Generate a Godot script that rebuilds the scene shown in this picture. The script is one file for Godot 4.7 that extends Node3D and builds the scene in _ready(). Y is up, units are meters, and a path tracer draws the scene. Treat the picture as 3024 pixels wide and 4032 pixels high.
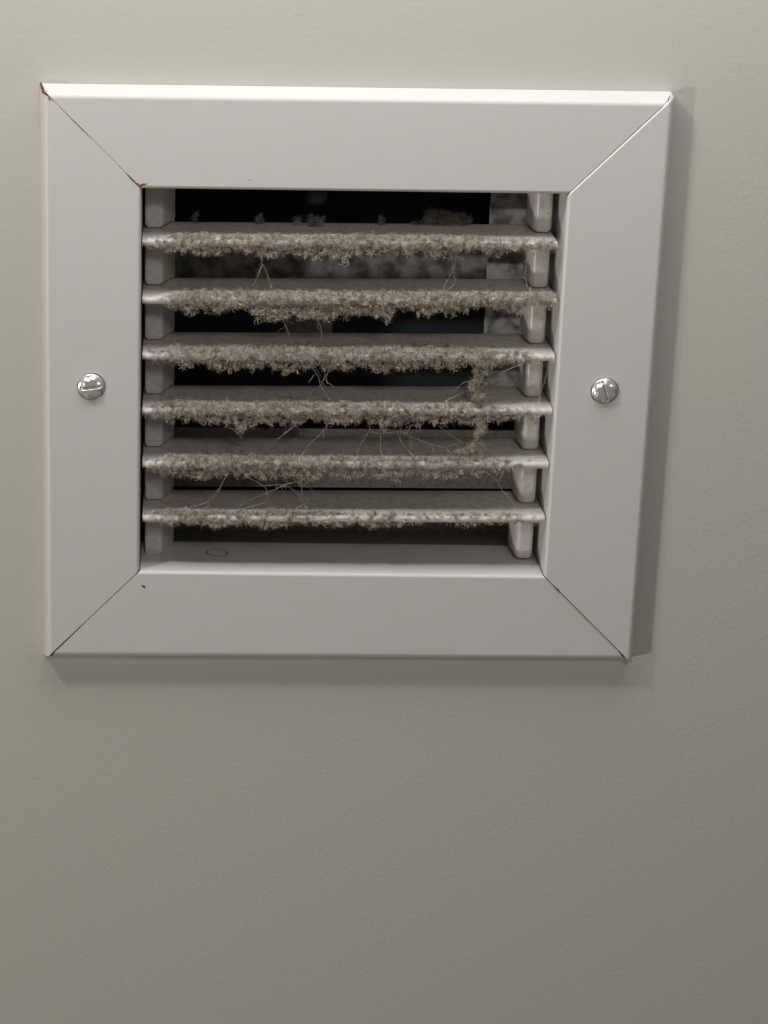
extends Node3D
# An air vent grille on a painted wall. Shapes are given in millimetres and built in metres.
const MM := 0.001
const U := 35.6            # width of a frame rail, from the wall to its inner fold
const FRONT := 7.0         # the frame's face stands this far off the wall

# slats: height at the left end, height at the right end, right end
const SLATS := [[52.2, 53.6, 73.8], [31.0, 32.9, 74.6], [10.3, 11.5, 75.4], [-10.5, -9.2, 75.7], [-31.0, -30.0, 75.5], [-52.1, -51.4, 75.3]]
const VIEW_SLOPE := [0.235, 0.26, 0.285, 0.31, 0.335, 0.355]   # how the fluff on a slat leans back over its top
# x, fluff top, fluff bottom, how well the edge is covered (mm)
const FLUFF := [
	[[-75,1.0,-1.7,0.10],[-70,1.8,-2.8,0.40],[-64,3.2,-3.0,0.72],[-59,4.1,-3.6,0.85],[-54,3.8,-5.8,0.83],[-52,3.6,-4.3,0.83],[-49,3.3,-4.9,0.82],[-46,3.5,-2.6,0.81],[-39,3.5,-2.9,0.80],[-34,3.7,-4.0,0.80],[-31,3.8,-7.1,0.82],[-27,4.2,-3.8,0.88],[-20,4.0,-4.7,0.97],[-14,4.3,-6.1,1.00],[-9,3.9,-4.2,1.00],[-2,4.9,-5.7,1.00],[0,4.9,-4.1,1.00],[5,4.8,-3.4,1.00],[13,4.1,-3.9,1.00],[20,4.3,-2.6,1.00],[31,5.0,-4.5,0.96],[38,3.9,-2.8,0.85],[44,3.6,-1.8,0.79],[51,3.3,-3.9,0.77],[57,2.8,-2.1,0.72],[65,2.5,-2.0,0.60],[73,2.4,-1.8,0.65]],
	[[-75,1.1,-0.8,0.15],[-70,1.7,-1.1,0.36],[-66,2.2,-1.8,0.65],[-61,3.8,-3.4,0.89],[-58,5.0,-5.2,0.94],[-53,5.3,-3.6,1.00],[-47,4.5,-4.7,1.00],[-43,3.8,-2.4,1.00],[-38,6.0,-3.1,1.00],[-34,4.3,-6.1,1.00],[-27,4.1,-7.5,1.00],[-22,4.1,-5.7,1.00],[-14,4.4,-7.7,1.00],[-7,4.6,-5.7,1.00],[-2,4.7,-6.2,1.00],[6,4.6,-4.4,1.00],[13,5.1,-8.2,1.00],[16,5.5,-3.6,1.00],[20,5.2,-3.0,1.00],[29,4.9,-6.6,1.00],[31,4.7,-3.2,1.00],[37,4.6,-5.5,1.00],[41,4.4,-3.5,1.00],[49,4.2,-2.6,0.98],[56,3.9,-2.9,0.86],[63,3.7,-4.4,0.89],[66,3.3,-1.6,0.91],[74,3.9,-1.4,0.95]],
	[[-75,1.0,-1.0,0.10],[-71,2.7,-1.2,0.35],[-64,4.0,-2.0,0.77],[-60,4.8,-4.7,0.92],[-57,5.0,-3.0,1.00],[-51,4.7,-3.0,1.00],[-47,4.5,-4.5,1.00],[-42,4.5,-6.3,1.00],[-39,4.7,-4.1,1.00],[-34,5.0,-4.9,1.00],[-31,5.0,-3.4,1.00],[-25,5.0,-6.7,1.00],[-21,5.6,-5.3,1.00],[-17,4.6,-5.1,1.00],[-13,5.0,-3.8,1.00],[-7,4.3,-4.5,1.00],[-1,4.3,-4.8,1.00],[4,5.7,-4.1,1.00],[11,4.8,-5.8,1.00],[16,4.8,-5.7,1.00],[20,4.6,-4.2,1.00],[26,4.5,-4.3,1.00],[30,4.5,-2.8,1.00],[37,4.7,-5.0,1.00],[43,4.0,-3.1,1.00],[48,5.4,-5.0,0.75],[52,2.9,-3.5,0.57],[55,2.3,-3.1,0.63],[60,2.1,-2.1,0.74],[68,1.6,-1.5,0.36],[75,1.5,-1.2,0.15]],
	[[-75,1.2,-1.5,0.20],[-72,2.4,-1.8,0.30],[-67,4.6,-2.4,0.82],[-64,4.9,-3.1,0.91],[-59,4.9,-3.6,0.95],[-56,4.8,-3.6,0.98],[-47,3.6,-5.9,0.99],[-44,3.4,-4.7,0.99],[-39,3.3,-9.4,0.98],[-36,3.3,-5.7,0.98],[-31,3.3,-4.7,0.98],[-27,5.2,-4.9,0.97],[-21,6.2,-5.1,0.97],[-17,5.4,-4.5,0.96],[-13,3.3,-4.1,0.96],[-3,3.7,-5.2,0.95],[2,3.0,-4.4,0.94],[5,3.2,-3.6,0.94],[14,3.2,-6.6,0.93],[18,3.0,-5.0,0.93],[23,2.8,-4.2,0.92],[29,3.0,-5.0,0.92],[34,3.0,-5.6,0.91],[38,2.8,-3.6,0.91],[44,2.5,-5.2,0.85],[48,2.1,-6.1,0.63],[53,1.7,-4.0,0.76],[58,1.5,-4.0,0.65],[64,1.3,-2.4,0.34],[74,1.2,-1.8,0.25]],
	[[-75,1.1,-1.2,0.10],[-71,1.7,-2.0,0.42],[-68,3.1,-3.0,0.68],[-63,3.9,-4.6,0.90],[-60,3.9,-4.3,0.90],[-54,3.9,-5.6,0.90],[-49,4.1,-4.8,0.90],[-42,4.5,-4.5,0.90],[-38,4.5,-4.3,0.90],[-30,4.0,-4.7,0.90],[-23,3.8,-4.9,0.90],[-17,3.0,-6.8,0.78],[-10,3.2,-4.5,0.80],[-2,4.0,-3.9,0.78],[3,2.5,-5.6,0.76],[8,2.9,-4.8,0.74],[15,3.3,-5.4,0.72],[20,3.1,-4.2,0.70],[29,3.3,-4.2,0.57],[39,3.1,-6.0,0.62],[42,3.0,-4.2,0.69],[48,2.8,-3.8,0.63],[54,2.2,-2.8,0.57],[60,1.6,-1.8,0.47],[68,1.4,-1.4,0.24],[74,1.2,-1.0,0.02]],
	[[-75,1.3,-0.9,0.10],[-71,2.7,-1.3,0.22],[-66,4.1,-1.9,0.47],[-60,3.9,-2.3,0.71],[-53,3.7,-2.5,0.61],[-50,3.7,-3.9,0.53],[-43,3.3,-2.5,0.43],[-36,3.1,-2.5,0.42],[-31,3.2,-3.5,0.56],[-27,5.0,-4.4,0.39],[-24,5.4,-3.4,0.37],[-20,3.8,-2.0,0.65],[-10,3.2,-2.2,0.30],[-2,2.8,-3.0,0.30],[4,2.4,-2.4,0.30],[9,2.4,-3.0,0.41],[13,2.4,-3.8,0.50],[21,2.3,-2.0,0.20],[31,2.3,-2.4,0.21],[35,2.3,-1.7,0.24],[41,2.3,-2.3,0.19],[48,2.3,-2.6,0.36],[56,2.1,-1.9,0.22],[63,2.3,-1.9,0.26],[70,1.7,-1.5,0.13],[75,1.4,-0.9,0.02]],
]
# strands of the cobwebs, point after point (mm)
const WEBS := {
	"w12": [[-33.0,48.5,5.1,-32.3,44.5,1.0,-30.8,40.6,-3.0,-29.6,37.4,-3.2,-28.9,35.2,0.3],[-32.3,44.2,0.8,-33.3,40.5,-3.0,-34.8,36.9,-2.5,-36.1,35.5,-0.3]],
	"w12r": [[63.6,50.1,5.1,63.8,42.1,-3.0,64.3,38.0,-1.9,65.6,35.6,1.8],[64.8,50.4,5.5,66.2,39.8,-4.6,65.4,35.6,1.8],[37.5,49.6,5.1,37.2,42.9,-1.8,38.1,38.0,-2.4,35.4,35.9,0.8],[35.3,49.0,4.5,36.9,42.9,-1.8,33.5,36.1,0.3]],
	"w23": [[-25.5,25.0,2.4,-24.7,23.6,1.0,-22.6,18.7,-3.8,-20.9,14.7,-0.5],[-12.2,24.9,2.2,-10.2,18.9,-3.8,-10.6,14.9,-0.5]],
	"w34": [[-14.0,7.3,5.5,-11.1,2.4,0.6,-10.0,-2.2,-4.0,-7.7,-5.2,-1.7,-6.6,-6.7,0.9],[-4.9,7.4,5.5,-8.1,3.9,2.1,-10.0,-2.2,-4.0,-12.8,-4.2,-3.4,-14.7,-6.3,0.0],[-9.3,1.4,-0.4,-7.5,-0.6,-2.5,-5.0,-3.3,-4.6]],
	"w34r": [[48.5,-2.0,-4.6,46.2,-3.5,-3.4,42.5,-4.2,-2.3,37.0,-6.1,0.5,33.9,-7.2,2.4],[62.8,9.3,5.5,56.3,5.4,2.8,52.1,0.1,-2.5,48.8,-4.3,-2.1],[73.3,9.9,5.5,73.2,-0.4,-3.2,71.8,-4.3,-1.7,70.9,-6.9,2.6],[48.5,0.7,-1.8,43.4,-0.0,-2.5,40.9,-3.0,-4.3]],
	"w45": [[7.8,-14.2,4.8,8.3,-18.5,0.2,5.8,-24.4,-3.8,3.7,-27.4,1.1],[8.3,-18.5,0.2,12.6,-19.7,-1.0,16.2,-19.2,-0.5,20.2,-18.7,-0.0,23.0,-20.3,-1.7,26.9,-23.0,-4.5,31.1,-24.3,-3.6,32.9,-26.2,-0.4],[12.7,-19.9,-1.2,13.0,-26.1,-0.9,13.9,-28.3,2.7],[18.8,-19.4,-0.8,22.1,-25.3,-2.1,25.5,-27.9,2.1],[20.2,-18.7,-0.0,19.6,-14.4,4.5],[23.7,-14.3,4.5,22.4,-19.9,-1.2],[34.0,-15.4,3.2,39.7,-21.0,-2.6,43.6,-23.6,-4.5,47.7,-24.0,-3.8],[31.1,-24.3,-3.6,37.2,-25.2,-2.1,43.0,-23.8,-4.1],[37.2,-25.2,-2.1,40.4,-27.7,2.1],[43.6,-23.6,-4.5,45.3,-27.0,1.1]],
	"w45l": [[-19.6,-15.1,4.1,-20.4,-16.8,2.4,-25.1,-23.1,-4.1,-29.2,-26.1,-1.6],[-7.6,-14.9,4.1,-9.8,-20.6,-1.7,-13.2,-24.6,-3.8,-16.8,-28.2,2.1],[-45.7,-16.5,3.0,-42.1,-18.2,1.1,-38.4,-22.9,-3.8]],
	"w56": [[-44.6,-35.0,5.1,-47.4,-43.6,-3.3,-50.4,-47.1,-2.2,-51.4,-49.0,1.0],[-50.4,-47.1,-2.2,-53.5,-48.0,-0.7,-57.6,-48.6,0.1]],
	"w56m": [[-37.1,-35.0,5.1,-30.6,-40.4,-0.3,-29.0,-44.4,-4.1,-29.1,-47.3,-1.6],[-29.1,-47.3,-1.6,-33.5,-48.1,-0.4,-38.7,-49.1,1.3],[-20.9,-38.4,1.6,-25.4,-42.0,-1.8,-31.9,-45.6,-4.5,-39.1,-48.2,-0.3],[-30.6,-40.4,-0.3,-26.0,-39.5,0.6,-22.4,-39.4,0.6,-18.4,-37.8,2.2],[-26.2,-35.5,4.5,-25.5,-42.3,-2.1],[-25.4,-42.0,-1.8,-23.8,-40.3,-0.3,-20.8,-41.1,-1.0,-17.4,-45.1,-4.9,-15.9,-46.7,-2.4],[-16.3,-38.3,1.6,-15.8,-45.0,-4.9,-15.5,-47.2,-1.6,-13.9,-48.9,1.2],[-12.4,-35.4,4.5,-16.1,-41.0,-1.0],[-20.0,-36.0,3.9,-16.1,-40.6,-0.5],[-15.5,-47.7,-0.8,-18.6,-49.0,1.3],[-22.9,-36.2,3.8,-21.8,-39.1,0.9,-25.0,-41.4,-1.3]],
	"w56r": [[52.2,-32.5,5.5,57.0,-37.3,2.0,59.4,-42.1,-2.6,62.4,-45.3,-3.9,64.6,-47.7,0.1],[58.9,-32.1,5.5,57.3,-37.0,2.3]],
}
var M := {}
var rng := RandomNumberGenerator.new()
var clump_noise := FastNoiseLite.new()

func _ready():
	rng.seed = 4711
	clump_noise.seed = 5
	clump_noise.frequency = 0.42
	clump_noise.fractal_octaves = 3
	set_camera()
	set_light()
	make_materials()
	build_wall()
	build_duct()
	build_damper()
	build_grille()
	build_fluff()
	build_clumps()
	build_cobwebs()

func set_camera():
	var cam := Camera3D.new()
	cam.name = "camera"
	cam.fov = 25.333
	cam.near = 0.02
	cam.far = 50.0
	cam.transform = Transform3D(Basis(Vector3(0.996213, 0.03457, 0.07978), Vector3(-0.006322, 0.943931, -0.330083), Vector3(-0.086717, 0.328328, 0.940575)), Vector3(-0.059345, 0.230903, 0.805642))
	add_child(cam)
	cam.current = true

func set_light():
	var e := Environment.new()
	e.background_mode = Environment.BG_COLOR
	e.background_color = Color(0.60, 0.575, 0.53)
	e.background_energy_multiplier = 0.10
	e.tonemap_mode = Environment.TONE_MAPPER_LINEAR
	e.tonemap_exposure = 0.94
	e.sdfgi_enabled = true
	e.ssao_enabled = true
	e.ssil_enabled = true
	var w := WorldEnvironment.new()
	w.name = "environment"
	w.environment = e
	add_child(w)
	# a lamp close above the vent to the left, another farther off to the left and a little lower
	lamp("upper_lamp", Vector3(-0.40, 0.60, 0.31), Color(1.0, 0.985, 0.965), 0.16, 0.03)
	lamp("side_lamp", Vector3(-1.70, -0.44, 1.28), Color(1.0, 0.972, 0.935), 1.28, 0.07)
	# added fill from behind the camera, lifts the dim interior between the slats
	lamp("front_fill_lamp", Vector3(0.25, 1.35, 2.3), Color(1.0, 0.975, 0.95), 0.88, 0.22)
	# unseen broad soft source overhead, placed to wash down the wall
	var panel := AreaLight3D.new()
	panel.name = "unseen_overhead_light"
	panel.area_size = Vector2(0.5, 0.22)
	panel.position = Vector3(0.02, 0.39, 0.135)
	panel.rotation_degrees = Vector3(-90.0, 0.0, 0.0)
	panel.light_color = Color(0.99, 0.995, 0.985)
	panel.light_energy = 0.15
	panel.area_range = 8.0
	panel.area_attenuation = 2.0
	panel.shadow_enabled = true
	add_child(panel)

func lamp(called, where, tint, energy, radius):
	var l := OmniLight3D.new()
	l.name = called
	l.position = where
	l.light_color = tint
	l.light_energy = energy
	l.light_size = radius
	l.omni_range = 8.0
	l.omni_attenuation = 2.0
	l.shadow_enabled = true
	add_child(l)

# ---------------------------------------------------------------- helpers
func tag(o, label, category, group = "", kind = ""):
	if label: o.set_meta("label", label)
	if category: o.set_meta("category", category)
	if group: o.set_meta("group", group)
	if kind: o.set_meta("kind", kind)
	return o

func thing(called) -> Node3D:
	var o := Node3D.new()
	o.name = fresh(called, self)
	add_child(o, true)
	return o

func fresh(called, parent) -> String:
	var n = called
	var k := 1
	while parent.has_node(NodePath(n)):
		n = "%s_%03d" % [called, k]
		k += 1
	return n

func obj(called, mesh, material, parent = self) -> MeshInstance3D:
	var o := MeshInstance3D.new()
	o.name = fresh(called, parent)
	o.mesh = mesh
	o.material_override = material
	parent.add_child(o, true)
	return o

func begin() -> SurfaceTool:
	var st := SurfaceTool.new()
	st.begin(Mesh.PRIMITIVE_TRIANGLES)
	return st

# one triangle in millimetres with its normals, turned so that its front is where they point
func tri(st: SurfaceTool, a: Vector3, b: Vector3, c: Vector3, na: Vector3, nb: Vector3, nc: Vector3):
	if (b - a).cross(c - a).dot(na + nb + nc) > 0.0:
		var t := b; b = c; c = t
		t = nb; nb = nc; nc = t
	st.set_normal(na); st.add_vertex(a * MM)
	st.set_normal(nb); st.add_vertex(b * MM)
	st.set_normal(nc); st.add_vertex(c * MM)

func quad(st, a, b, c, d, n):
	tri(st, a, b, c, n, n, n)
	tri(st, a, c, d, n, n, n)

func quad4(st, a, b, c, d, na, nb, nc, nd):
	tri(st, a, b, c, na, nb, nc)
	tri(st, a, c, d, na, nc, nd)

# a box from corner to corner whose edges are chamfered by r
func add_box(st, lo: Vector3, hi: Vector3, r := 0.25):
	var c := (lo + hi) / 2
	var h := (hi - lo) / 2
	for ax in 3:
		var bx := (ax + 1) % 3
		var cx := (ax + 2) % 3
		for s in [-1.0, 1.0]:
			var n := Vector3.ZERO
			n[ax] = s
			var p := []
			for k in [[-1, -1], [1, -1], [1, 1], [-1, 1]]:
				var v := Vector3.ZERO
				v[ax] = s * h[ax]
				v[bx] = k[0] * (h[bx] - r)
				v[cx] = k[1] * (h[cx] - r)
				p.append(c + v)
			quad(st, p[0], p[1], p[2], p[3], n)
			for s2 in [-1.0, 1.0]:                      # the chamfer between this face and the next axis
				var m := Vector3.ZERO
				m[bx] = s2
				var q := []
				for k in [-1, 1]:
					var v1 := Vector3.ZERO
					v1[ax] = s * h[ax]; v1[bx] = s2 * (h[bx] - r); v1[cx] = k * (h[cx] - r)
					var v2 := Vector3.ZERO
					v2[ax] = s * (h[ax] - r); v2[bx] = s2 * h[bx]; v2[cx] = k * (h[cx] - r)
					q.append([c + v1, c + v2])
				quad4(st, q[0][0], q[0][1], q[1][1], q[1][0], n, m, m, n)
				for s3 in [-1.0, 1.0]:
					if ax == 0:
						var o3 := Vector3(0, 0, 0)
						o3[cx] = s3
						var w1 := Vector3.ZERO; w1[ax] = s * h[ax]; w1[bx] = s2 * (h[bx] - r); w1[cx] = s3 * (h[cx] - r)
						var w2 := Vector3.ZERO; w2[ax] = s * (h[ax] - r); w2[bx] = s2 * h[bx]; w2[cx] = s3 * (h[cx] - r)
						var w3 := Vector3.ZERO; w3[ax] = s * (h[ax] - r); w3[bx] = s2 * (h[bx] - r); w3[cx] = s3 * h[cx]
						tri(st, c + w1, c + w2, c + w3, n, m, o3)

# a closed outline (points with normals) pulled between two ends; at(p, end) places an outline point
func sweep(st, outline: Array, at: Callable, turn: Callable):
	var n := outline.size()
	for i in n:
		var a = outline[i]
		var b = outline[(i + 1) % n]
		quad4(st, at.call(a, 0), at.call(b, 0), at.call(b, 1), at.call(a, 1), turn.call(a[3]), turn.call(b[2]), turn.call(b[2]), turn.call(a[3]))

func cap(st, outline: Array, at: Callable, end: int, n: Vector3):
	var flat := PackedVector2Array()
	for p in outline:
		flat.append(Vector2(p[0], p[1]))
	var idx := Geometry2D.triangulate_polygon(flat)
	for i in range(0, idx.size(), 3):
		tri(st, at.call(outline[idx[i]], end), at.call(outline[idx[i + 1]], end), at.call(outline[idx[i + 2]], end), n, n, n)

# outline points are [x, y, normal of the side before, normal of the side after]
func arc(out: Array, cx: float, cy: float, r: float, from_deg: float, to_deg: float, steps := 6):
	for k in steps + 1:
		var a := deg_to_rad(lerpf(from_deg, to_deg, k / float(steps)))
		var d := Vector2(cos(a), sin(a))
		out.append([cx + d.x * r, cy + d.y * r, d, d])

func corner(out: Array, x: float, y: float, before: Vector2, after: Vector2):
	out.append([x, y, before.normalized(), after.normalized()])

func tube(st: SurfaceTool, pts: PackedVector3Array, radii: PackedFloat32Array, sides := 4):
	var rings := []
	for i in pts.size():
		var d := (pts[mini(i + 1, pts.size() - 1)] - pts[maxi(i - 1, 0)]).normalized()
		var u := d.cross(Vector3(0.31, 0.22, 0.92)).normalized()
		if u.length() < 0.5: u = Vector3.RIGHT
		var v := d.cross(u)
		var ring := []
		for k in sides:
			var a := TAU * k / sides
			ring.append(u * cos(a) + v * sin(a))
		rings.append(ring)
	for i in pts.size() - 1:
		for k in sides:
			var j := (k + 1) % sides
			var r0 = rings[i]
			var r1 = rings[i + 1]
			quad4(st, pts[i] + r0[k] * radii[i], pts[i] + r0[j] * radii[i], pts[i + 1] + r1[j] * radii[i + 1], pts[i + 1] + r1[k] * radii[i + 1], r0[k], r0[j], r1[j], r1[k])

func rand_dir() -> Vector3:
	var v := Vector3(rng.randfn(), rng.randfn(), rng.randfn())
	return v.normalized() if v.length() > 0.01 else Vector3.UP

func slat_y(i: int, x: float) -> float:
	var s = SLATS[i]
	return lerpf(s[0], s[1], (x + 75.8) / 151.2)

# ---------------------------------------------------------------- materials
func noise_texture(freq, octaves, seed_, size = 1024, ramp = null, kind = FastNoiseLite.TYPE_SIMPLEX_SMOOTH) -> NoiseTexture2D:
	var n := FastNoiseLite.new()
	n.noise_type = kind
	n.frequency = freq
	n.seed = seed_
	n.fractal_type = FastNoiseLite.FRACTAL_FBM
	n.fractal_octaves = octaves
	n.fractal_gain = 0.5
	var t := NoiseTexture2D.new()
	t.width = size
	t.height = size
	t.seamless = true
	t.generate_mipmaps = false
	t.noise = n
	if ramp: t.color_ramp = ramp
	return t

func ramp(stops: Array) -> Gradient:
	var g := Gradient.new()
	var o := PackedFloat32Array()
	var c := PackedColorArray()
	for s in stops:
		o.append(s[0])
		c.append(s[1])
	g.offsets = o
	g.colors = c
	return g

func paint(albedo: Color, rough: float) -> StandardMaterial3D:
	var m := StandardMaterial3D.new()
	m.albedo_color = albedo
	m.roughness = rough
	m.uv1_triplanar = true
	m.uv1_world_triplanar = true
	return m

func make_materials():
	# wall paint: roller texture in two sizes
	var w := paint(Color(0.804, 0.793, 0.761), 0.62)
	w.heightmap_enabled = true
	w.heightmap_texture = noise_texture(0.044, 4, 11, 2048)
	w.heightmap_scale = 0.0060
	w.uv1_scale = Vector3.ONE / 0.23
	M.wall = w
	var f := paint(Color.WHITE, 0.40)          # baked white enamel of the frame
	f.albedo_texture = noise_texture(0.004, 5, 8, 1024, ramp([[0.0, Color(0.862, 0.849, 0.843)], [0.5, Color(0.865, 0.852, 0.847)], [1.0, Color(0.868, 0.855, 0.850)]]))
	f.heightmap_enabled = true
	f.heightmap_texture = noise_texture(0.05, 3, 3, 1024)
	f.heightmap_scale = 0.0022
	f.uv1_scale = Vector3.ONE / 0.06
	M.frame = f
	var s := paint(Color.WHITE, 0.5)                          # the same enamel on the slats, with a film of dust
	s.albedo_texture = noise_texture(0.012, 5, 21, 1024, ramp([[0.0, Color(0.74, 0.715, 0.68)], [0.40, Color(0.855, 0.84, 0.82)], [1.0, Color(0.90, 0.89, 0.875)]]))
	s.uv1_scale = Vector3.ONE / 0.05
	M.slat = s
	var sp := paint(Color.WHITE, 0.30)
	sp.albedo_texture = noise_texture(0.010, 5, 31, 1024, ramp([[0.0, Color(0.50, 0.44, 0.39)], [0.20, Color(0.83, 0.815, 0.79)], [1.0, Color(0.90, 0.895, 0.885)]]))
	sp.uv1_scale = Vector3.ONE / 0.04
	M.spacer = sp
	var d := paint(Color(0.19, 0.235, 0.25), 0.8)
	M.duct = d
	# white metal with patches of black mould
	var mo := paint(Color.WHITE, 0.6)
	mo.albedo_texture = noise_texture(0.010, 6, 44, 1024, ramp([[0.0, Color(0.30, 0.30, 0.29)], [0.32, Color(0.42, 0.42, 0.41)], [0.58, Color(0.58, 0.58, 0.57)], [1.0, Color(0.74, 0.74, 0.73)]]))
	mo.uv1_scale = Vector3.ONE / 0.09
	M.mould = mo
	var fg := paint(Color.WHITE, 0.55)
	fg.albedo_texture = noise_texture(0.0065, 7, 61, 1024, ramp([[0.0, Color(0.34, 0.34, 0.33)], [0.26, Color(0.48, 0.48, 0.47)], [0.52, Color(0.73, 0.73, 0.725)], [1.0, Color(0.84, 0.84, 0.835)]]))
	fg.uv1_scale = Vector3.ONE / 0.07
	M.flange = fg
	var dk := paint(Color.WHITE, 0.7)
	dk.albedo_texture = noise_texture(0.02, 5, 47, 1024, ramp([[0.0, Color(0.42, 0.41, 0.39)], [0.45, Color(0.52, 0.51, 0.49)], [1.0, Color(0.57, 0.56, 0.54)]]))
	dk.uv1_scale = Vector3.ONE / 0.05
	M.blade = dk
	var ch := paint(Color(0.92, 0.92, 0.91), 0.30)
	ch.metallic = 0.6
	M.chrome = ch
	var ru := paint(Color.WHITE, 0.9)
	ru.albedo_texture = noise_texture(0.06, 4, 51, 512, ramp([[0.0, Color(0.24, 0.12, 0.08)], [0.5, Color(0.52, 0.28, 0.18)], [1.0, Color(0.76, 0.52, 0.38)]]))
	ru.uv1_scale = Vector3.ONE / 0.01
	M.rust = ru
	M.dirt = paint(Color(0.25, 0.19, 0.15), 0.9)  # brown dirt, also the tone of the dark rings at screws and rivet
	M.grime = paint(Color(0.50, 0.43, 0.37), 0.9)
	M.chip = paint(Color(0.95, 0.94, 0.92), 0.4)
	var fl := StandardMaterial3D.new()
	fl.albedo_color = Color.WHITE
	fl.vertex_color_use_as_albedo = true
	fl.roughness = 1.0
	fl.metallic_specular = 0.1
	fl.backlight_enabled = true
	fl.backlight = Color(0.25, 0.22, 0.18)
	M.fluff = fl
	var st := StandardMaterial3D.new()
	st.albedo_color = Color(0.90, 0.87, 0.82)
	st.roughness = 1.0
	st.metallic_specular = 0.1
	M.strand = st

# ---------------------------------------------------------------- the setting
func build_wall():
	# a sheet of wall 13 mm thick with the duct's opening cut out
	var st := begin()
	var xs := [-900.0, -80.0, 80.0, 900.0]
	var ys := [-900.0, -77.0, 77.0, 800.0]
	for i in 3:
		for j in 3:
			if i == 1 and j == 1: continue
			for z in [0.0, -13.0]:
				quad(st, Vector3(xs[i], ys[j], z), Vector3(xs[i + 1], ys[j], z), Vector3(xs[i + 1], ys[j + 1], z), Vector3(xs[i], ys[j + 1], z), Vector3(0, 0, 1 if z == 0.0 else -1))
	for k in [[1, 2, 1], [0, 3, -1]]:
		var x0 = xs[k[0]]; var x1 = xs[k[1]]; var y0 = ys[k[0]]; var y1 = ys[k[1]]
		quad(st, Vector3(x0, y0, 0), Vector3(x0, y1, 0), Vector3(x0, y1, -13), Vector3(x0, y0, -13), Vector3(k[2], 0, 0))
		quad(st, Vector3(x1, y0, 0), Vector3(x1, y1, 0), Vector3(x1, y1, -13), Vector3(x1, y0, -13), Vector3(-k[2], 0, 0))
		quad(st, Vector3(x0, y0, 0), Vector3(x1, y0, 0), Vector3(x1, y0, -13), Vector3(x0, y0, -13), Vector3(0, k[2], 0))
		quad(st, Vector3(x0, y1, 0), Vector3(x1, y1, 0), Vector3(x1, y1, -13), Vector3(x0, y1, -13), Vector3(0, -k[2], 0))
	tag(obj("wall", st.commit(), M.wall), "smooth warm grey painted wall around the vent", "wall", "", "structure")

func build_duct():
	var t := thing("air_duct")
	tag(t, "dark air duct seen between the slats behind the vent grille", "duct")
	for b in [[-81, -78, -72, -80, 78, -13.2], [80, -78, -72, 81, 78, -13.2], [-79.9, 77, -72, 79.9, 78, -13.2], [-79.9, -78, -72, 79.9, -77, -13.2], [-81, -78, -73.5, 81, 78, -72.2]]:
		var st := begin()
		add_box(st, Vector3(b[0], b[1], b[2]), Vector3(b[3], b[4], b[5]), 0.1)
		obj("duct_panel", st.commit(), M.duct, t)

func build_damper():
	var t := thing("damper")
	tag(t, "mouldy metal damper with dark blades behind the slats", "damper")
	var st := begin()
	add_box(st, Vector3(54.6, -23, -40), Vector3(79.6, 76.6, -38.6), 0.3)
	tag(obj("side_flange", st.commit(), M.flange, t), "pale side flange with black mould spots", "")
	st = begin()
	add_box(st, Vector3(-76, 27.6, -45), Vector3(79, 46.5, -43.8), 0.4)
	tag(obj("damper_blade", st.commit(), M.mould, t), "pale blade with patches of black mould", "")
	st = begin()
	add_box(st, Vector3(-76, -55.4, -44.2), Vector3(69.8, -31, -43), 0.4)
	obj("damper_blade", st.commit(), M.blade, t)
	st = begin()
	add_box(st, Vector3(-76, -76.6, -43.2), Vector3(69.8, -56.4, -42), 0.4)
	obj("damper_blade", st.commit(), M.blade, t)
	st = begin()
	add_box(st, Vector3(-22, 5, -50), Vector3(-3, 27.4, -48.5), 0.6)
	obj("blade_bracket", st.commit(), M.blade, t)
	var ball := SphereMesh.new()
	ball.radius = 4.2 * MM
	ball.height = 7.0 * MM
	var knob := obj("bracket_knob", ball, M.blade, t)
	knob.position = Vector3(-10, 57.0, -60) * MM
	st = begin()
	add_box(st, Vector3(-76, -74.6, -41.6), Vector3(69.8, -73.5, -26.3), 0.2)
	obj("damper_sill", st.commit(), M.blade, t)
	st = begin()
	add_box(st, Vector3(70.4, -76.6, -40), Vector3(79, -30.6, -38.6), 0.3)
	obj("side_flange", st.commit(), M.spacer, t)

# ---------------------------------------------------------------- the grille
func rail_outline(flare: float) -> Array:
	# the outer side spreads by the flare towards the wall and turns into the face in a soft bend
	var o := []
	var fl := Vector2(-FRONT, flare).normalized()
	var bend := 2.3
	var lean := atan2(FRONT, flare)
	corner(o, 0.05, 0.15, Vector2(0, -1), fl)
	arc(o, flare + bend * tan(lean / 2.0), FRONT - bend, bend, 90.0 + rad_to_deg(lean), 90.0, 8)
	arc(o, U - 1.3, 5.7, 1.3, 90.0, 0.0, 7)
	corner(o, U, -26.0, Vector2(1, 0), Vector2(0, -1))
	corner(o, U - 0.9, -26.0, Vector2(0, -1), Vector2(-1, 0))
	corner(o, U - 0.9, 6.1, Vector2(-1, 0), Vector2(0, -1))
	corner(o, flare + 2.2, 6.1, Vector2(0, -1), -fl)
	corner(o, 1.1, 0.15, -fl, Vector2(0, -1))
	return o

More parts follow.
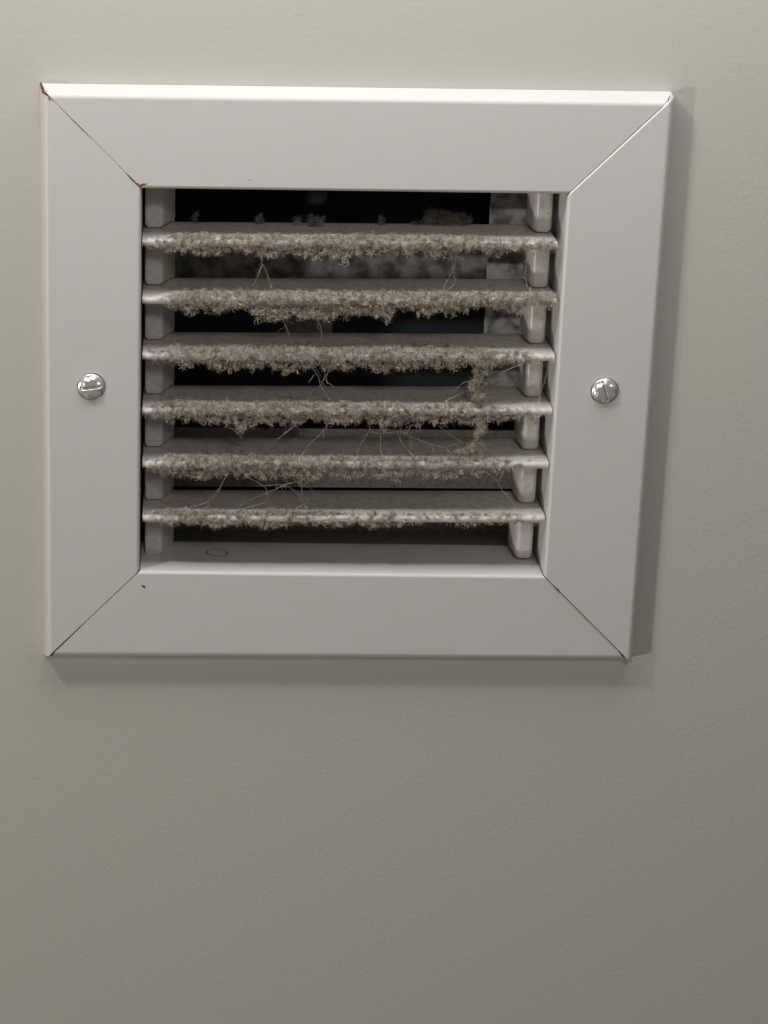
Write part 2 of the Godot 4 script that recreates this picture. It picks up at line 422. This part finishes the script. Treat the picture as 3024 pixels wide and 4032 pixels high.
func add_rail(parent, o0: Vector2, i0: Vector2, o1: Vector2, i1: Vector2, gap0: float, gap1: float, lift: float, cut0: float, cut1: float, flare: float) -> MeshInstance3D:
	var st := begin()
	var along := (o1 - o0).normalized()
	var inward := Vector2(-along.y, along.x)
	if inward.dot(i0 - o0) < 0: inward = -inward
	var turn := func(n): return Vector3(inward.x * n.x, inward.y * n.x, n.y)
	# ends: 0 and 1 are the rail's own cut ends, 2 and 3 where their small chamfers begin
	var at := func(p, end):
		var back: float = [gap0, gap1, gap0 + cut0, gap1 + cut1][end]
		var q: Vector2 = (o0.lerp(i0, p[0] / U) + along * back) if end % 2 == 0 else (o1.lerp(i1, p[0] / U) - along * back)
		var down: float = (cut0 if end == 0 else cut1) if end < 2 else 0.0
		var v := Vector3(q.x, q.y, p[1] + lift)
		return v - turn.call((p[2] + p[3]).normalized()) * down * 0.7
	var outline := rail_outline(flare)
	var ends := [2, 3]
	sweep(st, outline, func(p, e): return at.call(p, ends[e]), turn)
	for e in 2:
		var lean := Vector3(along.x, along.y, 0) * (-1.0 if e == 0 else 1.0)
		sweep(st, outline, func(p, k): return at.call(p, e if k == 0 else e + 2), func(n): return (turn.call(n) + lean).normalized())
	cap(st, outline, at, 0, Vector3(-along.x, -along.y, 0))
	cap(st, outline, at, 1, Vector3(along.x, along.y, 0))
	return obj("frame_rail", st.commit(), M.frame, parent)

# an irregular crust following points on a surface (mm), widths at the points
func crust(parent, called, pts: Array, widths: Array, height: float, normal: Vector3, material, seed_: int):
	var r := RandomNumberGenerator.new()
	r.seed = seed_
	var st := begin()
	var rows := []
	var n := 26
	var length := 0.0
	for k in pts.size() - 1: length += pts[k].distance_to(pts[k + 1])
	n = maxi(8, int(length * 3.0))
	for k in n + 1:
		var f: float = k / float(n) * (pts.size() - 1)
		var i := mini(int(f), pts.size() - 2)
		var p: Vector3 = pts[i].lerp(pts[i + 1], f - i)
		var d: Vector3 = (pts[i + 1] - pts[i]).normalized()
		var side := d.cross(normal).normalized()
		var wd: float = lerpf(widths[i], widths[i + 1], f - i)
		var row := []
		var l := wd * r.randf_range(0.45, 1.15)
		var rr := wd * r.randf_range(0.45, 1.15)
		for s in [-l, -l * 0.5, (rr - l) * 0.3, rr * 0.5, rr]:
			var edge: bool = s == -l or s == rr or k == 0 or k == n
			row.append(p + side * s + normal * (-0.02 if edge else height * r.randf_range(0.3, 1.1)))
		rows.append(row)
	for k in n:
		for j in 4:
			quad(st, rows[k][j], rows[k + 1][j], rows[k + 1][j + 1], rows[k][j + 1], normal)
	return obj(called, st.commit(), material, parent)

func prism(poly: Array, y0: float, y1: float, bevel: float, x_top: float) -> ArrayMesh:
	# a rounded block: outline in x and z, upright; its foot is drawn in by the bevel; x_top leans the top
	var st := begin()
	var n := poly.size()
	var c := Vector2.ZERO
	for p in poly: c += Vector2(p[0], p[1]) / n
	var levels := [[y0, 1.0], [y0 + bevel * 0.3, 0.45], [y0 + bevel, 0.0], [y1, 0.0]]
	var at := func(p, l):
		var v: Vector2 = Vector2(p[0], p[1]) - (p[2] + p[3]) * 0.5 * bevel * l[1]
		return Vector3(v.x + x_top * (l[0] - y0) / (y1 - y0), l[0], v.y)
	for i in n:
		var a = poly[i]
		var b = poly[(i + 1) % n]
		for k in levels.size() - 1:
			var la = levels[k]
			var lb = levels[k + 1]
			var da := Vector3(0, -0.9 * la[1], 0)
			var db := Vector3(0, -0.9 * lb[1], 0)
			var na := Vector3(a[3].x, 0, a[3].y)
			var nb := Vector3(b[2].x, 0, b[2].y)
			quad4(st, at.call(a, la), at.call(b, la), at.call(b, lb), at.call(a, lb), (na + da).normalized(), (nb + da).normalized(), (nb + db).normalized(), (na + db).normalized())
	var flat := PackedVector2Array()
	for p in poly: flat.append(Vector2(p[0], p[1]))
	var idx := Geometry2D.triangulate_polygon(flat)
	for i in range(0, idx.size(), 3):
		for l in [levels[0], levels[3]]:
			var nn := Vector3(0, -1 if l == levels[0] else 1, 0)
			tri(st, at.call(poly[idx[i]], l), at.call(poly[idx[i + 1]], l), at.call(poly[idx[i + 2]], l), nn, nn, nn)
	return st.commit()

func screw_mesh(turn: float, hex_turn: float) -> ArrayMesh:
	# a domed chrome head with a flange, a six-sided shoulder and a slot
	var st := begin()
	var prof := [[0.0, 2.15], [0.7, 2.15], [1.4, 2.14], [2.1, 2.12], [2.8, 2.08], [3.1, 1.98], [3.4, 1.70], [3.65, 1.38], [3.9, 1.12], [4.15, 0.95], [4.4, 0.82], [4.65, 0.68], [4.8, 0.5], [4.85, 0.3], [4.85, 0.0]]
	var segs := 96
	var grid := []
	# finer rings towards the middle so that the slot's edge is clean
	var rings := []
	for k in prof.size() - 1:
		var sub := 4 if k < 6 else 2
		for j in sub:
			rings.append([lerpf(prof[k][0], prof[k + 1][0], j / float(sub)), lerpf(prof[k][1], prof[k + 1][1], j / float(sub))])
	rings.append([4.85, 0.0])
	for rg in rings:
		var row := []
		for s in segs:
			var a := TAU * s / segs
			var r: float = rg[0]
			var hx: float = 1.0 + 0.11 * cos(6.0 * (a - hex_turn)) * smoothstep(1.0, 2.6, r) * (1.0 - smoothstep(3.3, 4.3, r))
			var p := Vector2(cos(a), sin(a)) * r * hx
			var z: float = rg[1]
			var off := absf(p.rotated(-turn).y)
			z -= 1.0 * (1.0 - smoothstep(0.42, 0.54, off)) * (1.0 - smoothstep(3.7, 4.0, r))
			row.append(Vector3(p.x, p.y, z))
		grid.append(row)
	for i in grid.size() - 1:
		for s in segs:
			var j := (s + 1) % segs
			st.set_smooth_group(0)
			for v in [grid[i][s], grid[i][j], grid[i + 1][j], grid[i][s], grid[i + 1][j], grid[i + 1][s]]:
				st.add_vertex(v * MM)
	st.generate_normals()
	return st.commit()

func build_grille():
	var t := thing("vent_grille")
	tag(t, "square white metal vent grille with mitred frame and six dusty slats", "vent grille")
	var otl := Vector2(-110.9, 107.2); var otr := Vector2(112.5, 109.3)
	var obl := Vector2(-112.5, -108.6); var obr := Vector2(112.6, -109.6)
	var itl := Vector2(-75.6, 72.1); var itr := Vector2(76.1, 72.9)
	var ibl := Vector2(-76.5, -71.9); var ibr := Vector2(75.9, -73.1)
	var top := add_rail(t, otl, itl, otr, itr, 0.18, 0.22, 0.0, 0.12, 0.15, 2.8)
	var bottom := add_rail(t, obl, ibl, obr, ibr, 0.18, 0.12, 0.0, 0.3, 0.15, 2.6)
	var left := add_rail(t, otl, itl, obl, ibl, 0.18, 0.22, 0.06, 0.12, 0.12, 1.7)
	var right := add_rail(t, otr, itr, obr, ibr, 0.06, 0.10, 0.30, 0.85, 0.2, 0.3)
	top.set_meta("label", "upper frame rail, rust at its left mitre")
	bottom.set_meta("label", "lower frame rail with a small brown speck")
	left.set_meta("label", "left frame rail")
	right.set_meta("label", "right frame rail standing slightly proud")
	var z := Vector3(0, 0, 1)
	# rust in the upper left mitre
	crust(top, "rust_stain", [Vector3(-110.6, 107.6, 1.5), Vector3(-109.4, 105.2, 6.4), Vector3(-108.0, 104.2, 7.0), Vector3(-105.9, 102.2, 7.02)], [0.6, 0.65, 0.4, 0.06], 0.2, Vector3(-0.25, 0.1, 0.96).normalized(), M.rust, 1)
	crust(top, "rust_stain", [Vector3(-81.2, 77.8, 7.02), Vector3(-79.2, 75.6, 7.02), Vector3(-77.6, 74.0, 7.02), Vector3(-76.2, 72.9, 7.0), Vector3(-75.5, 71.9, 6.2)], [0.1, 0.38, 0.5, 0.6, 0.4], 0.16, z, M.rust, 2)
	crust(top, "rust_stain", [Vector3(-76.2, 73.2, 7.02), Vector3(-74.8, 73.5, 7.02), Vector3(-73.6, 73.9, 7.02)], [0.5, 0.45, 0.2], 0.15, z, M.rust, 3)
	crust(left, "rust_stain", [Vector3(-75.65, 71.4, 4.6), Vector3(-75.65, 68.6, 4.6)], [0.6, 0.2], 0.12, Vector3(0.8, 0, 0.6), M.rust, 8)
	# brown dirt in the other mitres
	crust(right, "dirt_line", [Vector3(79.6, -76.8, 7.40), Vector3(81.3, -78.4, 7.40), Vector3(82.6, -79.8, 7.40)], [0.1, 0.35, 0.1], 0.06, z, M.dirt, 4)
	crust(right, "dirt_line", [Vector3(106.6, -103.6, 7.3), Vector3(109.0, -106.2, 7.1), Vector3(109.6, -106.8, 6.5)], [0.15, 0.55, 0.3], 0.12, z, M.dirt, 5)
	crust(right, "dirt_line", [Vector3(83.0, -80.2, 7.34), Vector3(90.0, -87.0, 7.34), Vector3(92.5, -89.6, 7.34), Vector3(99.0, -96.0, 7.34), Vector3(106.0, -103.0, 7.32)], [0.03, 0.08, 0.17, 0.04, 0.10], 0.03, z, M.grime, 12)
	crust(left, "rust_stain", [Vector3(-107.6, 103.2, 7.08), Vector3(-106.8, 102.0, 7.08)], [0.35, 0.1], 0.1, z, M.rust, 13)
	crust(top, "dirt_line", [Vector3(-104.0, 100.4, 7.02), Vector3(-96.0, 92.4, 7.02), Vector3(-93.0, 89.5, 7.02)], [0.05, 0.22, 0.05], 0.05, z, M.dirt, 14)
	crust(bottom, "dirt_line", [Vector3(-109.6, -106.0, 6.9), Vector3(-107.0, -103.2, 7.0), Vector3(-103.0, -99.1, 7.0), Vector3(-97.0, -92.8, 7.0)], [0.4, 0.3, 0.2, 0.08], 0.04, z, M.dirt, 6)
	crust(bottom, "dirt_speck", [Vector3(-75.5, -77.4, 7.02), Vector3(-74.7, -78.1, 7.02), Vector3(-74.2, -78.5, 7.02)], [0.25, 0.5, 0.15], 0.18, z, M.dirt, 7)
	crust(right, "dirt_speck", [Vector3(109.2, -71.6, 7.1), Vector3(109.4, -72.9, 7.1)], [0.3, 0.2], 0.1, z, M.dirt, 9)
	crust(top, "paint_fleck", [Vector3(-37.9, 76.4, 7.02), Vector3(-37.0, 76.6, 7.02)], [0.3, 0.35], 0.3, z, M.chip, 10)
	# slats
	for i in SLATS.size():
		var s = SLATS[i]
		var o := []
		arc(o, 3.6, 0.05, 1.38, 90.0, -90.0, 12)          # outline in z (x here) and height
		corner(o, -24.0, -0.9, Vector2(0, -1), Vector2(0, -1))
		arc(o, -25.0, 0.35, 1.0, 270.0, 90.0, 6)
		corner(o, -24.0, 1.40, Vector2(0, 1), Vector2(0, 1))
		var at := func(p, end):
			return Vector3(-75.3 if end == 0 else s[2], p[1] + (s[0] if end == 0 else s[1]), p[0])
		var turn := func(n): return Vector3(0, n.y, n.x)
		var st := begin()
		sweep(st, o, at, turn)
		cap(st, o, at, 0, Vector3(-1, 0, 0))
		cap(st, o, at, 1, Vector3(1, 0, 0))
		obj("slat", st.commit(), M.slat, t)
	# spacers between the slats at both ends
	var lp := []
	corner(lp, -74.7, -25.2, Vector2(-1, 0), Vector2(-1, 0))
	arc(lp, -73.7, -12.0, 1.0, 180.0, 90.0, 4)
	arc(lp, -69.3, -12.4, 1.4, 90.0, 20.0, 5)
	corner(lp, -63.9, -24.4, Vector2(0.92, 0.39), Vector2(0.92, 0.39))
	corner(lp, -64.2, -25.2, Vector2(0, -1), Vector2(0, -1))
	var rp := []
	corner(rp, 66.3, -25.2, Vector2(0, -1), Vector2(-1, 0))
	corner(rp, 66.3, -17.5, Vector2(-1, 0.0), Vector2(-1, 0.1))
	arc(rp, 69.4, -10.9, 2.6, 170.0, 90.0, 7)
	arc(rp, 71.6, -10.3, 2.0, 90.0, 0.0, 6)
	corner(rp, 73.6, -25.2, Vector2(1, 0), Vector2(0, -1))
	for i in 7:
		for side in 2:
			var x := -70.0 if side == 0 else 70.0
			var hi: float = 71.2 if i == 0 else slat_y(i - 1, x) - 1.35
			var lo: float = -72.2 if i == 6 else slat_y(i, x) + 1.85
			obj("spacer", prism(lp if side == 0 else rp, lo, hi, 1.5, 0.0), M.spacer, t)
	# a punched round mark on the floor of the frame
	var st := begin()
	var fy := -71.95
	for k in 40:
		var a0 := TAU * k / 40
		var a1 := TAU * (k + 1) / 40
		var ring := [[0.0, 0.25], [3.2, 0.25], [3.7, 0.1], [3.75, -0.35], [4.15, -0.35], [4.2, 0.1], [4.6, 0.02], [4.9, -0.05]]
		for j in ring.size() - 1:
			var pts := []
			for q in [[a0, j], [a1, j], [a1, j + 1], [a0, j + 1]]:
				pts.append(Vector3(-47.3 + cos(q[0]) * ring[q[1]][0], fy + ring[q[1]][1], -13.7 + sin(q[0]) * ring[q[1]][0]))
			quad(st, pts[0], pts[1], pts[2], pts[3], Vector3(0, 1, 0))
	obj("rivet", st.commit(), M.slat, bottom)
	st = begin()                                                  # dark painted ring standing in for its sunken groove
	for k in 40:
		var a0 := TAU * k / 40
		var a1 := TAU * (k + 1) / 40
		var w0 := 4.15 + 0.12 * sin(a0 * 3.0)
		var w1 := 4.15 + 0.12 * sin(a1 * 3.0)
		quad(st, Vector3(-47.3 + cos(a0) * 3.72, fy + 0.12, -13.7 + sin(a0) * 3.72), Vector3(-47.3 + cos(a1) * 3.72, fy + 0.12, -13.7 + sin(a1) * 3.72), Vector3(-47.3 + cos(a1) * w1, fy + 0.12, -13.7 + sin(a1) * w1), Vector3(-47.3 + cos(a0) * w0, fy + 0.12, -13.7 + sin(a0) * w0), Vector3(0, 1, 0))
	obj("dark_ring", st.commit(), M.dirt, bottom)
	# screws, each with a thin dark ring drawn around its flange
	for k in 2:
		var rim := begin()
		for q in 48:
			var a0 := TAU * q / 48
			var a1 := TAU * (q + 1) / 48
			var w0 := 5.08 + 0.10 * sin(a0 * 2.0 + k) + 0.05 * sin(a0 * 7.0)
			var w1 := 5.08 + 0.10 * sin(a1 * 2.0 + k) + 0.05 * sin(a1 * 7.0)
			quad(rim, Vector3(cos(a0) * 4.6, sin(a0) * 4.6, -0.03), Vector3(cos(a1) * 4.6, sin(a1) * 4.6, -0.03), Vector3(cos(a1) * w1, sin(a1) * w1, -0.03), Vector3(cos(a0) * w0, sin(a0) * w0, -0.03), Vector3(0, 0, 1))
		var o := obj("screw", screw_mesh(deg_to_rad(8.0) if k == 0 else deg_to_rad(106.0), deg_to_rad(12.0) if k == 0 else deg_to_rad(33.0)), M.chrome, t)
		o.position = (Vector3(-93.7, -0.5, FRONT + 0.12) if k == 0 else Vector3(94.2, 0.1, FRONT + 0.36)) * MM
		obj("dark_ring", rim.commit(), M.dirt, o)

# ---------------------------------------------------------------- dust
func tuft_mesh(fibres: int, reach: float, steps: int, step: float, thick: float, curl: float, seed_: int) -> ArrayMesh:
	# a loose skein of long curly fibres, pale and dark ones mixed, that mats together with its neighbours
	rng.seed = seed_
	var st := begin()
	for k in fibres:
		var p := rand_dir() * reach * pow(rng.randf(), 0.4)
		var d := rand_dir()
		var pts := PackedVector3Array()
		var rad := PackedFloat32Array()
		var bend := rand_dir() * 0.16
		for i in steps:
			pts.append(p)
			rad.append(thick * (0.5 if i == 0 or i == steps - 1 else rng.randf_range(0.8, 1.2)))
			d = (d + rand_dir() * curl + d.cross(bend) - p * (0.16 / reach if p.length() > reach else 0.0)).normalized()
			p += d * step
		var v: float = [0.35, 0.6, 0.85, 0.95, 1.0, 1.1, 1.2][rng.randi() % 7]
		st.set_color(Color(v, v, v))
		tube(st, pts, rad, 3)
	return st.commit()

var tufts := []
var wisps := []

func make_tufts():
	for k in 5: tufts.append(tuft_mesh(12, 0.75, 10, 0.30, 0.046, 0.48, 100 + k))
	for k in 3: wisps.append(tuft_mesh(6, 0.7, 8, 0.36, 0.040, 0.26, 200 + k))

func fluff_colour(p: Vector3) -> Color:
	var n := clump_noise.get_noise_3d(p.x * 2.2 + 50.0, p.y * 2.2, p.z * 2.0)
	var v := clampf(0.78 * exp(n * 2.2 + rng.randfn(0.0, 0.25)), 0.12, 1.0)
	return Color(v, v * rng.randf_range(0.865, 0.925), v * rng.randf_range(0.72, 0.80))

func scatter(parent, called, mesh, places: Array):
	if places.is_empty(): return
	var mm := MultiMesh.new()
	mm.transform_format = MultiMesh.TRANSFORM_3D
	mm.use_colors = true
	mm.mesh = mesh
	mm.instance_count = places.size()
	for k in places.size():
		var q = places[k]
		mm.set_instance_transform(k, Transform3D(Basis.from_euler(Vector3(rng.randf() * TAU, rng.randf() * TAU, rng.randf() * TAU)).scaled(Vector3.ONE * q[1]), q[0] * MM))
		mm.set_instance_color(k, q[2])
	var o := MultiMeshInstance3D.new()
	o.name = fresh(called, parent)
	o.multimesh = mm
	o.material_override = M.fluff
	o.set_meta("kind", "stuff")
	parent.add_child(o, true)

func profile(rows: Array, x: float) -> Array:
	for k in rows.size() - 1:
		if x <= rows[k + 1][0] or k == rows.size() - 2:
			var a = rows[k]
			var b = rows[k + 1]
			var f: float = clampf((x - a[0]) / (b[0] - a[0]), 0.0, 1.0)
			return [lerpf(a[1], b[1], f), lerpf(a[2], b[2], f), lerpf(a[3], b[3], f)]
	return [0.0, 0.0, 0.0]

func build_fluff():
	make_tufts()
	var labels := [
		"grey dust fluff along the topmost slat, with a dark hole near its middle",
		"thick grey dust fluff along the second slat from the top, covering its right end",
		"ragged grey dust fluff along the third slat from the top",
		"grey dust fluff along the fourth slat from the top, with a hanging drip",
		"grey dust fluff along the fifth slat from the top, bare at its right end",
		"thin dust fluff along the bottom slat, with bare white patches of edge"]
	for i in FLUFF.size():
		var t := thing("dust_fluff")
		tag(t, labels[i], "dust", "dust fluff on the slats")
		rng.seed = 900 + i
		var lots := [[], [], [], [], []]
		var hairs := [[], [], []]
		var x := -75.0
		var last: float = FLUFF[i][-1][0]
		while x < last:
			x += 0.30
			var p := profile(FLUFF[i], x)
			var y0 := slat_y(i, x)
			var wave: float = clump_noise.get_noise_2d(x * 1.4, 300.0 + 60.0 * i) * p[2]
			var top: float = p[0] + rng.randfn(0, 0.25) - 3.2 * clump_noise.get_noise_2d(x * 0.9, 500.0 + 60.0 * i) * p[2] - (1.1 if i < 2 else 0.5)
			var bot: float = p[1] * 0.84 + rng.randfn(0, 0.3) + 3.2 * wave + 0.4
			# a curtain in front of the edge and hanging below it
			if i == 5: p[2] = minf(1.0, p[2] * 1.2)
			var up := clampf(top, 1.7, 2.3)
			for k in int((up - bot) * 1.18 + rng.randf()):
				var y := lerpf(bot, up, rng.randf())
				var pos := Vector3(x + rng.randf_range(-0.4, 0.4), y0 + y, 0)
				var hole: float = clump_noise.get_noise_2d(pos.x * 1.2, pos.y * 1.2 + 40.0 * i)
				var on_edge := absf(y) < 1.7
				if on_edge and (hole * 1.3 + 0.48 <= 1.0 - p[2] or rng.randf() > 0.25 + 0.75 * p[2]): continue
				if not on_edge and hole < -0.05: continue
				if on_edge:
					pos.z = 3.5 + sqrt(maxf(0.0, 2.4 - y * y)) + rng.randf_range(0.0, 1.3) * p[2] * (0.6 + hole)
				else:
					pos.z = rng.randf_range(2.6, 5.4) + 0.8 * hole
				lots[rng.randi() % 5].append([pos, rng.randf_range(0.35, 0.78), fluff_colour(pos)])
			# lying on its top behind the edge
			var rise := top - 1.5
			if rise > 0.0:
				for k in int(rise * 1.1 + rng.randf()):
					var h := rng.randf() * minf(rise, 1.6)
					var app := rng.randf_range(h, rise)
					var pos := Vector3(x + rng.randf_range(-0.4, 0.4), y0 + 1.5 + h * 0.8, 4.0 - (app - h) / VIEW_SLOPE[i] * 0.9)
					lots[rng.randi() % 5].append([pos, rng.randf_range(0.35, 0.8), fluff_colour(pos)])
			# a film of short fibres farther back
			if rng.randf() < 0.5 * p[2]:
				var pos := Vector3(x, y0 + 1.55, rng.randf_range(-9.0, 3.5))
				lots[rng.randi() % 5].append([pos, rng.randf_range(0.2, 0.4), fluff_colour(pos)])
			# loose hairs that stand out
			for k in int(2.0 * p[2] + rng.randf()):
				var y := bot * rng.randf_range(0.6, 1.08) if rng.randf() < 0.6 else minf(top, 2.2) * rng.randf_range(0.7, 1.15)
				var pos := Vector3(x, y0 + y, rng.randf_range(3.0, 5.4))
				hairs[rng.randi() % 3].append([pos, rng.randf_range(0.5, 1.1), fluff_colour(pos) * 1.15])
		for k in 5: scatter(t, "fluff", tufts[k], lots[k])
		for k in 3: scatter(t, "loose_hair", wisps[k], hairs[k])

func clump(called, label, blobs: Array, dark: float, seed_: int):
	# blobs: centre, half size, number of tufts, size of the tufts
	rng.seed = seed_
	var t := thing(called)
	tag(t, label, "dust", "dust clumps on the slats")
	var lots := [[], [], [], [], []]
	var hairs := []
	for b in blobs:
		for k in b[2]:
			var v := rand_dir() * pow(rng.randf(), 0.45)
			var pos: Vector3 = b[0] + v * b[1]
			lots[rng.randi() % 5].append([pos, rng.randf_range(0.6, 1.2) * b[3], fluff_colour(pos) * dark])
			if k % 7 == 0:
				hairs.append([b[0] + v * b[1] * 1.1, rng.randf_range(0.6, 1.1), fluff_colour(pos) * dark])
	for k in 5: scatter(t, "fluff", tufts[k], lots[k])
	scatter(t, "loose_hair", wisps[seed_ % 3], hairs)

func build_clumps():
	clump("dust_clump", "wide dark dust clump on the back of the topmost slat", [[Vector3(33.5, 56.8, -23), Vector3(6.5, 3.6, 2.4), 130, 0.9], [Vector3(41.0, 56.0, -23), Vector3(5.5, 3.0, 2.4), 90, 0.9], [Vector3(26.5, 54.9, -23), Vector3(2.6, 1.0, 1.5), 14, 0.8]], 0.75, 301)
	clump("dust_clump", "small wisp of dust on the topmost slat nearest the left end", [[Vector3(-56.5, 55.4, -22), Vector3(0.8, 2.6, 0.8), 14, 0.65]], 0.8, 302)
	clump("dust_clump", "upright tuft of dust at the back of the topmost slat, second from the left", [[Vector3(-33.0, 55.6, -22), Vector3(1.2, 2.8, 1.0), 24, 0.7]], 0.8, 303)
	clump("dust_clump", "loose grey tangle of dust on the topmost slat left of its middle", [[Vector3(-12.5, 55.8, -19), Vector3(4.2, 3.0, 2.0), 50, 0.8], [Vector3(-19.5, 56.0, -20), Vector3(1.8, 2.2, 1.0), 16, 0.7]], 0.9, 304)
	clump("dust_clump", "thin dark tuft of dust on the topmost slat right of its middle", [[Vector3(12.2, 55.8, -22), Vector3(1.2, 3.0, 1.0), 26, 0.7]], 0.75, 305)
	clump("dust_clump", "column of matted dust bridging the third and fourth slats", [[Vector3(49.9, 9.0, 4.5), Vector3(2.8, 3.6, 2.0), 90, 0.9], [Vector3(49.0, 3.8, 3.0), Vector3(2.6, 3.6, 1.8), 80, 0.85], [Vector3(47.4, -0.5, 2.0), Vector3(2.7, 3.2, 1.8), 80, 0.9], [Vector3(48.2, -5.0, 3.0), Vector3(2.2, 3.4, 1.6), 60, 0.85]], 1.0, 306)
	clump("dust_clump", "narrow rope of matted dust bridging the fourth and fifth slats", [[Vector3(49.8, -14.8, 3.8), Vector3(1.5, 2.8, 1.4), 40, 0.8], [Vector3(48.8, -19.0, 3.0), Vector3(1.5, 3.0, 1.4), 40, 0.8], [Vector3(48.4, -23.5, 2.0), Vector3(3.0, 2.2, 1.6), 44, 0.8], [Vector3(44.0, -26.0, 1.5), Vector3(7.0, 1.4, 2.0), 36, 0.6]], 1.0, 307)

# ---------------------------------------------------------------- cobwebs
func build_cobwebs():
	var labels := {
		"w12": "fuzzy dust strand hanging from the topmost slat left of its middle",
		"w12r": "fine cobweb veil below the topmost slat beside the right spacers",
		"w23": "two dusty threads hanging between the second and third slats",
		"w34": "X shaped cobweb between the third and fourth slats",
		"w34r": "cobweb threads around the dust column between third and fourth slats",
		"w45": "wide branching cobweb between the fourth and fifth slats",
		"w45l": "slanting single threads left of the wide branching cobweb",
		"w56": "forked cobweb thread above the bottom slat nearest its left end",
		"w56m": "tangled cobweb above the bottom slat left of its middle",
		"w56r": "thin cobweb thread above the bottom slat near its right end"}
	for key in WEBS:
		rng.seed = hash(key)
		var t := thing("cobweb")
		tag(t, labels[key], "cobweb", "cobwebs between the slats")
		for line in WEBS[key]:
			var ctrl := []
			for k in range(0, line.size(), 3): ctrl.append(Vector3(line[k], line[k + 1], line[k + 2]))
			var pts := PackedVector3Array()
			var rad := PackedFloat32Array()
			for k in ctrl.size() - 1:
				var a: Vector3 = ctrl[maxi(k - 1, 0)]
				var b: Vector3 = ctrl[k]
				var c: Vector3 = ctrl[k + 1]
				var d: Vector3 = ctrl[mini(k + 2, ctrl.size() - 1)]
				var n := maxi(3, int(b.distance_to(c) / 0.5))
				for j in n:
					pts.append(b.cubic_interpolate(c, a, d, j / float(n)) + rand_dir() * 0.17)
					rad.append(0.068 * rng.randf_range(0.4, 1.8))
			pts.append(ctrl[-1])
			rad.append(0.05)
			# thin side threads that leave it and sag
			for q in int(pts.size() / 13.0):
				var p: Vector3 = pts[rng.randi_range(1, pts.size() - 1)]
				var d := Vector3(rng.randfn(0.0, 1.0), rng.randfn(-0.1, 0.45), rng.randfn(0.1, 0.25)).normalized()
				var side := PackedVector3Array()
				var thin := PackedFloat32Array()
				for j in rng.randi_range(7, 18):
					side.append(p)
					thin.append(0.038 * rng.randf_range(0.5, 1.5))
					d = (d + rand_dir() * 0.45 + Vector3(0, -0.09, 0)).normalized()
					p += d * 0.4
				var fine := begin()
				tube(fine, side, thin, 3)
				obj("strand", fine.commit(), M.strand, t)
			var st := begin()
			tube(st, pts, rad, 4)
			obj("strand", st.commit(), M.strand, t)
			# bits of dust caught on the thread
			var caught := []
			for k in pts.size():
				if rng.randf() < (0.7 if key == "w12" else 0.4):
					caught.append([pts[k] + rand_dir() * 0.15, rng.randf_range(0.12, 0.32) * (1.6 if key == "w12" else 1.0), fluff_colour(pts[k])])
			scatter(t, "caught_dust", wisps[0], caught)
